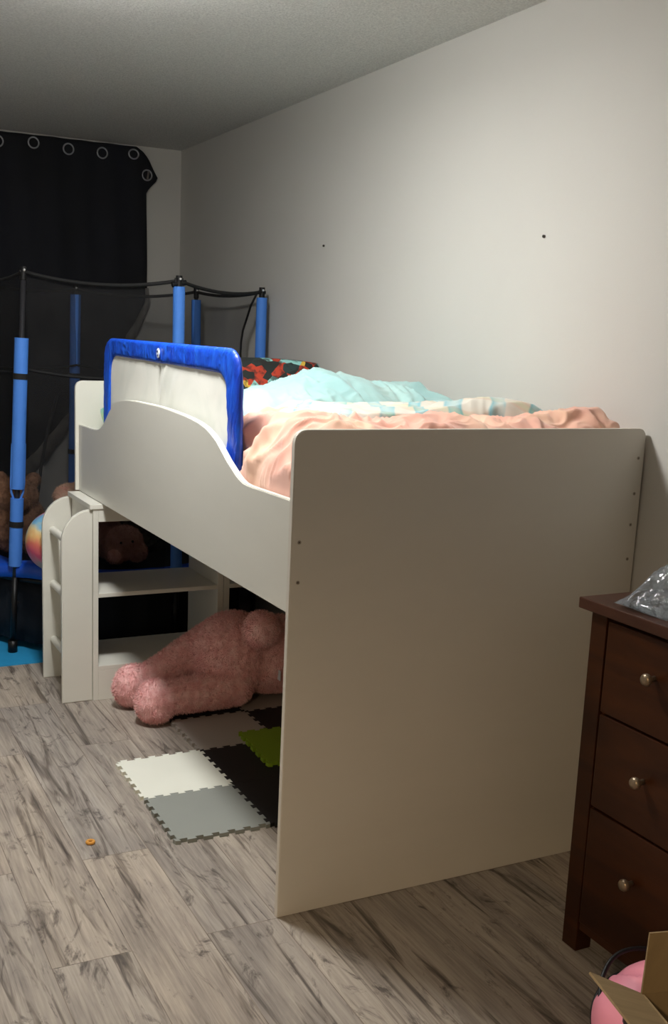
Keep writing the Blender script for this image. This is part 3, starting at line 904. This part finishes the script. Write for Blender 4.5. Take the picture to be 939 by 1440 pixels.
# nets: one panel per side except the entrance between the second and third post
def net(a, b, sag, z_low=MZ+.012, cut_a=0, cut_b=0, name='net_panel'):
    n, m = 26, 22; top = span(tops[a]+Vector((0,0,-.008)), tops[b]+Vector((0,0,-.008)), sag, n); bm = bmesh.new(); rows = []
    lo_a = Vector((posts[a][0][0], posts[a][0][1], 0)).lerp(Vector((TC.x, TC.y, 0)), .13); lo_b = Vector((posts[b][0][0], posts[b][0][1], 0)).lerp(Vector((TC.x, TC.y, 0)), .13)
    for j in range(m+1):
        t = j/m; row = []
        for i in range(n+1):
            s = i/n
            s2 = s - cut_b*math.sin(PI*min(1, t*2.3))**.8*s
            k = s2*n; i0 = min(n-1, int(k)); fr = k-i0
            pt = top[i0].lerp(top[i0+1], fr); pl = lo_a.lerp(lo_b, s2); pl.z = z_low
            # hug the posts down to the middle strap, then go in to the mat
            inw = max(0, (t-.3)/.7)
            p = Vector((pt.x+(pl.x-pt.x)*inw, pt.y+(pl.y-pt.y)*inw, pt.z+(pl.z-pt.z)*t))
            p += (Vector((TC.x, TC.y, p.z))-p).normalized()*(.020+.02*math.sin(PI*s)*math.sin(PI*t) + .006*noise.noise(p*9))
            row.append(bm.verts.new(p+off))
        rows.append(row)
    for j in range(m):
        for i in range(n): bm.faces.new((rows[j][i], rows[j][i+1], rows[j+1][i+1], rows[j+1][i]))
    edge_a = [r[0].co.copy() for r in rows]; edge_b = [r[-1].co.copy() for r in rows]; mid = [v.co.copy() for v in rows[int(m*.36)]]
    o = obj(name, bm, M_net, tr, True)
    bm = bmesh.new(); tube(bm, mid, .0055, 8)
    if cut_a: tube(bm, edge_a, .005, 8)
    if cut_b: tube(bm, edge_b, .005, 8)
    obj('net_binding', bm, M_strap, o, True)
    return o
net(0, 1, .034)
net(3, 2, .02, cut_b=.22)
net(4, 3, .030)
net(5, 4, .03)
net(5, 0, .03)
# slack loop of cord hanging inside
bm = bmesh.new(); tube(bm, [(.20, 3.15, 1.06), (.13, 3.05, .90), (.075, 2.95, .74), (.045, 2.9, .60), (.02, 2.88, .40)], .008, 8, off)
obj('hanging_strap', bm, M_strap, tr, True)

# ------------------------------------------------------------------ toys on the trampoline
bm = bmesh.new(); ball(bm, (0, 0, 0), .128, seg=48)
o = obj('play_ball', bm, M_ballm, None, True); o.location = (-.040, 2.128, .524)
tag(o, 'rainbow swirl play ball resting on the blue trampoline pad', 'ball')
def plush(name, lumps, mat, label, voxel=.009, fur=6000, fl=.010, seed=1, eyes=None):
    bm = bmesh.new()
    for c, r in lumps: ball(bm, c, r, seg=20)
    me = remeshed(bm, voxel, 4)
    for v in me.vertices: v.co.z = max(v.co.z, MZ+.002)
    if fur: furry(me, fur, fl, .0008, seed=seed, lump=.003)
    c0 = Vector(lumps[0][0]); c0.z = MZ+.002
    for v in me.vertices: v.co -= c0
    o = link_obj(name, me, mat, None, True); o.location = c0
    tag(o, label, 'plush toy')
    if eyes:
        for e in eyes:
            bm = bmesh.new(); ball(bm, Vector(e)-c0, .006, seg=12); obj('eye', bm, M_eye, o, True)
    return o
plush('plush_bear', [((-.10, 2.66, .51), (.13, .12, .14)), ((-.11, 2.62, .64), (.10, .09, .085)), ((-.18, 2.63, .72), (.035, .025, .035)), ((-.03, 2.63, .71), (.035, .025, .035)), ((-.04, 2.56, .43), (.05, .09, .06)), ((-.11, 2.53, .62), (.045, .035, .035))],
      M_brownplush, 'brown plush toy sitting on the trampoline behind the left blue post', seed=5)
plush('plush_doll', [((.105, 2.50, .50), (.080, .09, .14)), ((.105, 2.49, .655), (.080, .07, .055)), ((.06, 2.44, .64), (.04, .04, .03))],
      M_peachplush, 'cream and peach plush toy on the trampoline above the rainbow ball', seed=6)
plush('plush_doll', [((.30, 2.33, .462), (.088, .075, .078)), ((.255, 2.30, .42), (.05, .045, .045)), ((.35, 2.30, .425), (.05, .045, .045))],
      M_pinkdoll, 'dusty pink plush toy seen through the upper opening of the shelf unit', seed=7, eyes=[(.268, 2.262, .475), (.318, 2.256, .480)])
plush('plush_doll', [((.268, 2.47, .46), (.075, .06, .10)), ((.255, 2.44, .575), (.058, .05, .05))],
      M_pinkdoll, 'dim pink plush toy behind the shelf unit, beside the side panel', seed=8)
plush('plush_animal', [((.43, 2.46, .52), (.10, .08, .11)), ((.47, 2.43, .575), (.07, .06, .06)), ((.39, 2.42, .585), (.05, .045, .045))],
      M_camo, 'grey and brown spotted plush animal on the trampoline, seen over the shelf', seed=9)
bk = puff('dark_bundle', .22, .92, 2.60, 3.25, lambda x, y: .80+.12*math.sin(x*6+y*3), MZ+.003, M_darkcloth, None, 60, 60, p=3, q=1.6, seed=31, amp=.03, edge=.05)  # black heap added so the view through the shelf unit stays dark
tag(bk, 'black bundle added on the trampoline to fill the dark shelf opening', 'blanket')

# mat under the trampoline
pts = rounded([(-.95, 2.15, .12), (.30, 2.165, .12), (.30, 3.40, .12), (-.95, 3.40, .12)], 8)
bm = bmesh.new(); prism(bm, pts, 'z', 0, .005); tag(obj('play_mat', bm, M_rug), 'bright blue mat on the floor beneath the trampoline', 'mat')

# ------------------------------------------------------------------ curtain
ct = thing('blackout_curtain', (.0, 3.70, 0), 'black blackout curtain with metal rings pinned up over the window wall', 'curtain')
off = rel(ct)
edge_tab = [(.0, -.35), (.20, -.18), (.40, .0), (.632, .145), (.925, .401), (1.104, .582), (1.363, .735), (1.47, .80), (1.54, .836), (1.8, .832), (2.133, .826), (2.16, .850), (2.206, .893), (2.25, .868), (2.30, .842), (2.335, .815), (2.362, .765)]
def xr(z):
    for (a, va), (b, vb) in zip(edge_tab, edge_tab[1:]):
        if z <= b: return va+(vb-va)*max(0, (z-a))/(b-a)
    return edge_tab[-1][1]
bm = bmesh.new(); rows = []
nz, nxx = 110, 90; XC0 = -1.35
def cy(x, z):
    d = 1 - z/2.36
    y = 3.712 + .010*math.sin(x*17)*(.25+d) + .006*math.sin(x*41+z*2) + .012*noise.noise(Vector((x*3, z*2, 4)))
    # gathered folds towards the pinned diagonal
    y -= .012*max(0, 1-abs((z-1.35)-(x-.74)*1.25)/.25)*math.sin((z-1.1+x)*30)
    return min(y, 3.738)
for j in range(nz+1):
    z = 2.362*j/nz + .001; e = xr(z); row = []
    for i in range(nxx+1):
        s = i/nxx; x = XC0+(e-XC0)*s
        row.append(bm.verts.new(Vector((x, cy(x, z), z - (0 if j < nz else .0)))+off))
    rows.append(row)
for j in range(nz):
    for i in range(nxx): bm.faces.new((rows[j][i], rows[j+1][i], rows[j+1][i+1], rows[j][i+1]))
pn = obj('curtain_panel', bm, M_curtain, ct, True); so = pn.modifiers.new('t', 'SOLIDIFY'); so.thickness = .003; so.offset = 0
# grey lining turned over along the diagonal
bm = bmesh.new(); L0 = []; L1 = []; L2 = []
for k in range(41):
    t = k/40; z = .42+(1.62-.42)*t; x = xr(z); w = .070*min(1, (1-t)*3)*(.8+.2*math.sin(t*9))+.004
    nx2, nz2 = .62, -.78
    L0.append(bm.verts.new(Vector((x-.014, cy(x, z)-.012, z))+off)); L1.append(bm.verts.new(Vector((x+w*nx2*.5, cy(x, z)-.030+.006*math.sin(t*40), z+w*nz2*.5))+off)); L2.append(bm.verts.new(Vector((x+w*nx2, cy(x, z)-.004, z+w*nz2))+off))
for a_, b_ in ((L0, L1), (L1, L2)):
    for k in range(40): bm.faces.new((a_[k], a_[k+1], b_[k+1], b_[k]))
ln = obj('lining_fold', bm, M_lining, ct, True); so = ln.modifiers.new('t', 'SOLIDIFY'); so.thickness = .002
for (x, z, sq) in ((.030, 2.311, 1), (.214, 2.324, 1), (.396, 2.312, 1), (.576, 2.310, 1), (.748, 2.322, .9), (.828, 2.222, 1)):
    bm = bmesh.new(); y = cy(x, z)-.006
    tube(bm, [(x+.027*math.cos(2*PI*k/32), y, z+.027*sq*math.sin(2*PI*k/32)) for k in range(32)], .0042, 8, off, closed=True)
    gm = obj('grommet', bm, M_ring, pn, True)
    bm = bmesh.new()
    if x > .8: tube(bm, [(x+.004, y+.002, z-.02), (x+.010, y, z+.022)], .006, 8, off); obj('turned_lining', bm, M_lining, pn, True)
    else: bm.free()

# ------------------------------------------------------------------ dresser
DX = .585; DY0, DY1 = -.347, -1.06; DZ = .8425
dr = thing('dresser', (.82, -.70, 0), 'dark brown wooden dresser with metal knobs against the side wall', 'dresser')
boxobj('top', DX-.016, XR-.006, DY1-.025, -.318, .817, DZ, M_woodtop, dr, bev=.003)
boxobj('body', DX+.012, XR-.012, DY1+.03, DY0-.02, .075, .817, M_wood, dr)
for (y0, y1) in ((DY0-.048, DY0), (DY1, DY1+.048)):
    for (x0, x1) in ((DX, DX+.045), (XR-.055, XR-.010)):
        bm = bmesh.new(); box(bm, x0, x1, y0, y1, 0, .817, rel(dr), .002)
        for v in bm.verts:
            if v.co.z < .05: v.co.x += (.004 if x0 < .8 else -.004)
        obj('leg', bm, M_wood, dr)
dy0, dy1 = DY0-.056, DY1+.056
for (z0, z1) in ((.598, .806), (.374, .592), (.082, .368)):
    dw = boxobj('drawer', DX-.002, DX+.018, dy1, dy0, z0, z1, M_wood, dr, bev=.003)
    zc = {.598: .722, .374: .493, .082: .258}[z0]
    for y in (-.552, dy0+dy1+.552):
        bm = bmesh.new()
        lathe(bm, [(.006, .0), (.0055, -.010), (.008, -.014), (.0125, -.020), (.0135, -.026), (.011, -.031), (.004, -.033)], Vector((DX-.001, y, zc))+rel(dr), 'x', 24)
        obj('knob', bm, M_knob, dw, True)
boxobj('bottom_rail', DX+.002, DX+.018, dy1, dy0, .062, .082, M_wood, dr)

# clear bag of clothing on the dresser
bm = bmesh.new(); bc = Vector((.775, -.565, DZ)); n = 70; rows = []
def bagpt(u, v, top):
    R_ = Matrix.Rotation(math.radians(8), 3, 'Z')
    pin = 1 + .05*(abs(u*v))
    p = R_ @ Vector((u*.165*pin, v*.165*pin, 0))
    e = max(0, (1-abs(u)**2)*(1-abs(v)**2))**.62
    h = .0022 + .128*e*(1+.25*u+.15*v)
    h += (.020*fold(u, v, 2.2, 3, 1, 1, .5)+.012*fold(u, v, 5, 8))*min(1, e*2)
    lift = .012*max(0, (abs(u)+abs(v)-1.3))*(1+noise.noise(Vector((u*2, v*2, 0))))
    return bc + p + Vector((0, 0, (h if top else .0008)+lift))
for top_ in (True, False):
    g_ = [[bm.verts.new(bagpt(-1+2*i/n, -1+2*j/n, top_)-bc) for i in range(n+1)] for j in range(n+1)]
    rows.append(g_)
    for j in range(n):
        for i in range(n):
            q = (g_[j][i], g_[j][i+1], g_[j+1][i+1], g_[j+1][i]); bm.faces.new(q if top_ else tuple(reversed(q)))
loopi = [(0, i) for i in range(n)] + [(j, n) for j in range(n)] + [(n, i) for i in range(n, 0, -1)] + [(j, 0) for j in range(n, 0, -1)]
for k in range(len(loopi)):
    a, b = loopi[k], loopi[(k+1) % len(loopi)]
    bm.faces.new((rows[0][a[0]][a[1]], rows[0][b[0]][b[1]], rows[1][b[0]][b[1]], rows[1][a[0]][a[1]]))
bg = obj('plastic_bag', bm, M_bag, None, True); bg.location = bc
tag(bg, 'clear shiny plastic bag of folded clothes on the dresser top', 'bag')
bm = bmesh.new()
ball(bm, (.01, .0, .045), (.115, .105, .040)); ball(bm, (-.03, .04, .045), (.06, .05, .034)); ball(bm, (.05, .03, .075), (.07, .06, .030))
me = remeshed(bm, .006, 4)
for v in me.vertices: v.co += Vector((0, 0, .008*noise.noise(v.co*25))); v.co.z = max(v.co.z, .003)
link_obj('clothing', me, M_inbag, bg, True)
bm = bmesh.new(); ball(bm, (.02, -.06, .055), (.075, .055, .042)); me = remeshed(bm, .006, 3)
for v in me.vertices: v.co.z = max(v.co.z, .003)
link_obj('dark_garment', me, M_innavy, bg, True)

# ------------------------------------------------------------------ open carton in the corner
Cn = Vector((.268, -.902, .300)); u_ = Vector((.97, -.25, 0)).normalized(); v_ = Vector((-.25, -.97, 0)).normalized()
cb = thing('cardboard_box', (.34, -1.08, 0), 'open brown cardboard box with raised flaps on the floor by the dresser', 'box')
off = rel(cb)
def slab(bm, a, b, c, d, th=.004):
    a, b, c, d = [Vector(p) for p in (a, b, c, d)]; nrm = (b-a).cross(d-a).normalized()*th
    f = [bm.verts.new(p+off) for p in (a, b, c, d)]; k = [bm.verts.new(p+nrm+off) for p in (a, b, c, d)]
    bm.faces.new(f); bm.faces.new(list(reversed(k)))
    for i in range(4): bm.faces.new((f[i], k[i], k[(i+1) % 4], f[(i+1) % 4]))
    bmesh.ops.recalc_face_normals(bm, faces=bm.faces[:])
W_, D_ = .27, .30
zz = Vector((0, 0, 1)); P00 = Cn; P10 = Cn+u_*W_; P01 = Cn+v_*D_; P11 = Cn+u_*W_+v_*D_; dn = lambda p: Vector((p.x, p.y, .001))
bm = bmesh.new()
slab(bm, dn(P00), dn(P10), P10, P00); slab(bm, dn(P10), dn(P11), P11, P10); slab(bm, dn(P11), dn(P01), P01, P11); slab(bm, dn(P01), dn(P00), P00, P01)
slab(bm, dn(P00), dn(P01), dn(P11), dn(P10), .004)
obj('carton', bm, M_card, cb)
bm = bmesh.new(); slab(bm, P00, P01, Vector((.171, -.877, .350))+v_*(D_-.005), Vector((.171, -.877, .350)) ); obj('flap', bm, M_card, cb)
bm = bmesh.new(); up2 = Vector((.012, .008, .108)); slab(bm, P00, P10, P10+up2, P00+up2); obj('flap', bm, M_card, cb)
bm = bmesh.new(); slab(bm, P10, P11, P11+Vector((.02, .0, .09)), P10+Vector((.02, 0, .09))); obj('flap', bm, M_card, cb)

# pink backpack behind it
bp_ = thing('backpack', (.445, -.785, 0), 'pink backpack with black straps on the floor behind the cardboard box', 'backpack')
off = rel(bp_)
bm = bmesh.new()
ball(bm, Vector((.445, -.785, .10))+off, (.130, .115, .105)); ball(bm, Vector((.40, -.80, .09))+off, (.085, .09, .085)); ball(bm, Vector((.47, -.775, .135))+off, (.10, .10, .07))
me = remeshed(bm, .008, 6)
for v in me.vertices:
    v.co += Vector((0, 0, .014*fold(v.co.x, v.co.y, 9, 3))); v.co.z = max(v.co.z, .001); v.co.x = min(v.co.x, .13)
link_obj('pack_body', me, M_pinkbag, bp_, True)
for path in (((.312, -.83, .07), (.318, -.77, .12), (.345, -.71, .165), (.39, -.675, .195), (.44, -.665, .21), (.50, -.675, .205), (.54, -.71, .18)),
             ((.306, -.80, .04), (.318, -.74, .08), (.35, -.69, .125), (.41, -.662, .15), (.48, -.658, .15), (.54, -.68, .13))):
    P = [Vector(p) for p in path]; Q = []
    for i in range(len(P)-1):
        p0, p1, p2, p3 = P[max(0, i-1)], P[i], P[i+1], P[min(len(P)-1, i+2)]
        for k in range(6):
            t = k/6; Q.append(.5*((2*p1)+(p2-p0)*t+(2*p0-5*p1+4*p2-p3)*t*t+(3*p1-p0-3*p2+p3)*t**3))
    bm = bmesh.new(); tube(bm, [q+Vector((.014, -.008, -.012)) for q in Q+[P[-1]]], .0048, 8, off); obj('shoulder_strap', bm, M_blackbag, bp_, True)
bm = bmesh.new(); box(bm, .335, .375, -.845, -.80, .13, .178, off, .01); obj('zip_pocket', bm, M_blackbag, bp_, True)

# crumb on the floor
bm = bmesh.new(); tube(bm, [(.009*math.cos(2*PI*k/20), .009*math.sin(2*PI*k/20), .0045) for k in range(20)], .0045, 10, closed=True)
o = obj('cereal_ring', bm, M_cereal, None, True); o.location = (-.32, .535, 0)
tag(o, 'single orange cereal ring dropped on the grey plank floor', 'cereal')

# ------------------------------------------------------------------ camera, world, view
cam = bpy.data.cameras.new('camera'); co = bpy.data.objects.new('camera', cam); COL.objects.link(co)
Mr = Matrix(((0.89836113, 0.05113675, -0.43627093), (-0.43748023, 0.19341885, -0.87818005), (0.03947575, 0.97978272, 0.1961313)))
co.matrix_world = Matrix.Translation((-1.00518, -2.08195, 1.39103)) @ Mr.to_4x4()
cam.sensor_width = 36; cam.sensor_fit = 'VERTICAL'; cam.sensor_height = 36
cam.lens = 1466.6446/1440*36; cam.shift_x = 43.775/1440; cam.shift_y = 46.095/1440; cam.clip_start = .02
S.camera = co
w = bpy.data.worlds.new('world'); S.world = w; w.use_nodes = True
w.node_tree.nodes['Background'].inputs[0].default_value = (.5, .5, .52, 1); w.node_tree.nodes['Background'].inputs[1].default_value = .02
S.view_settings.view_transform = 'Standard'; S.view_settings.look = 'None'; S.view_settings.gamma = 1
S.view_settings.use_curve_mapping = False; S.view_settings.exposure = 0
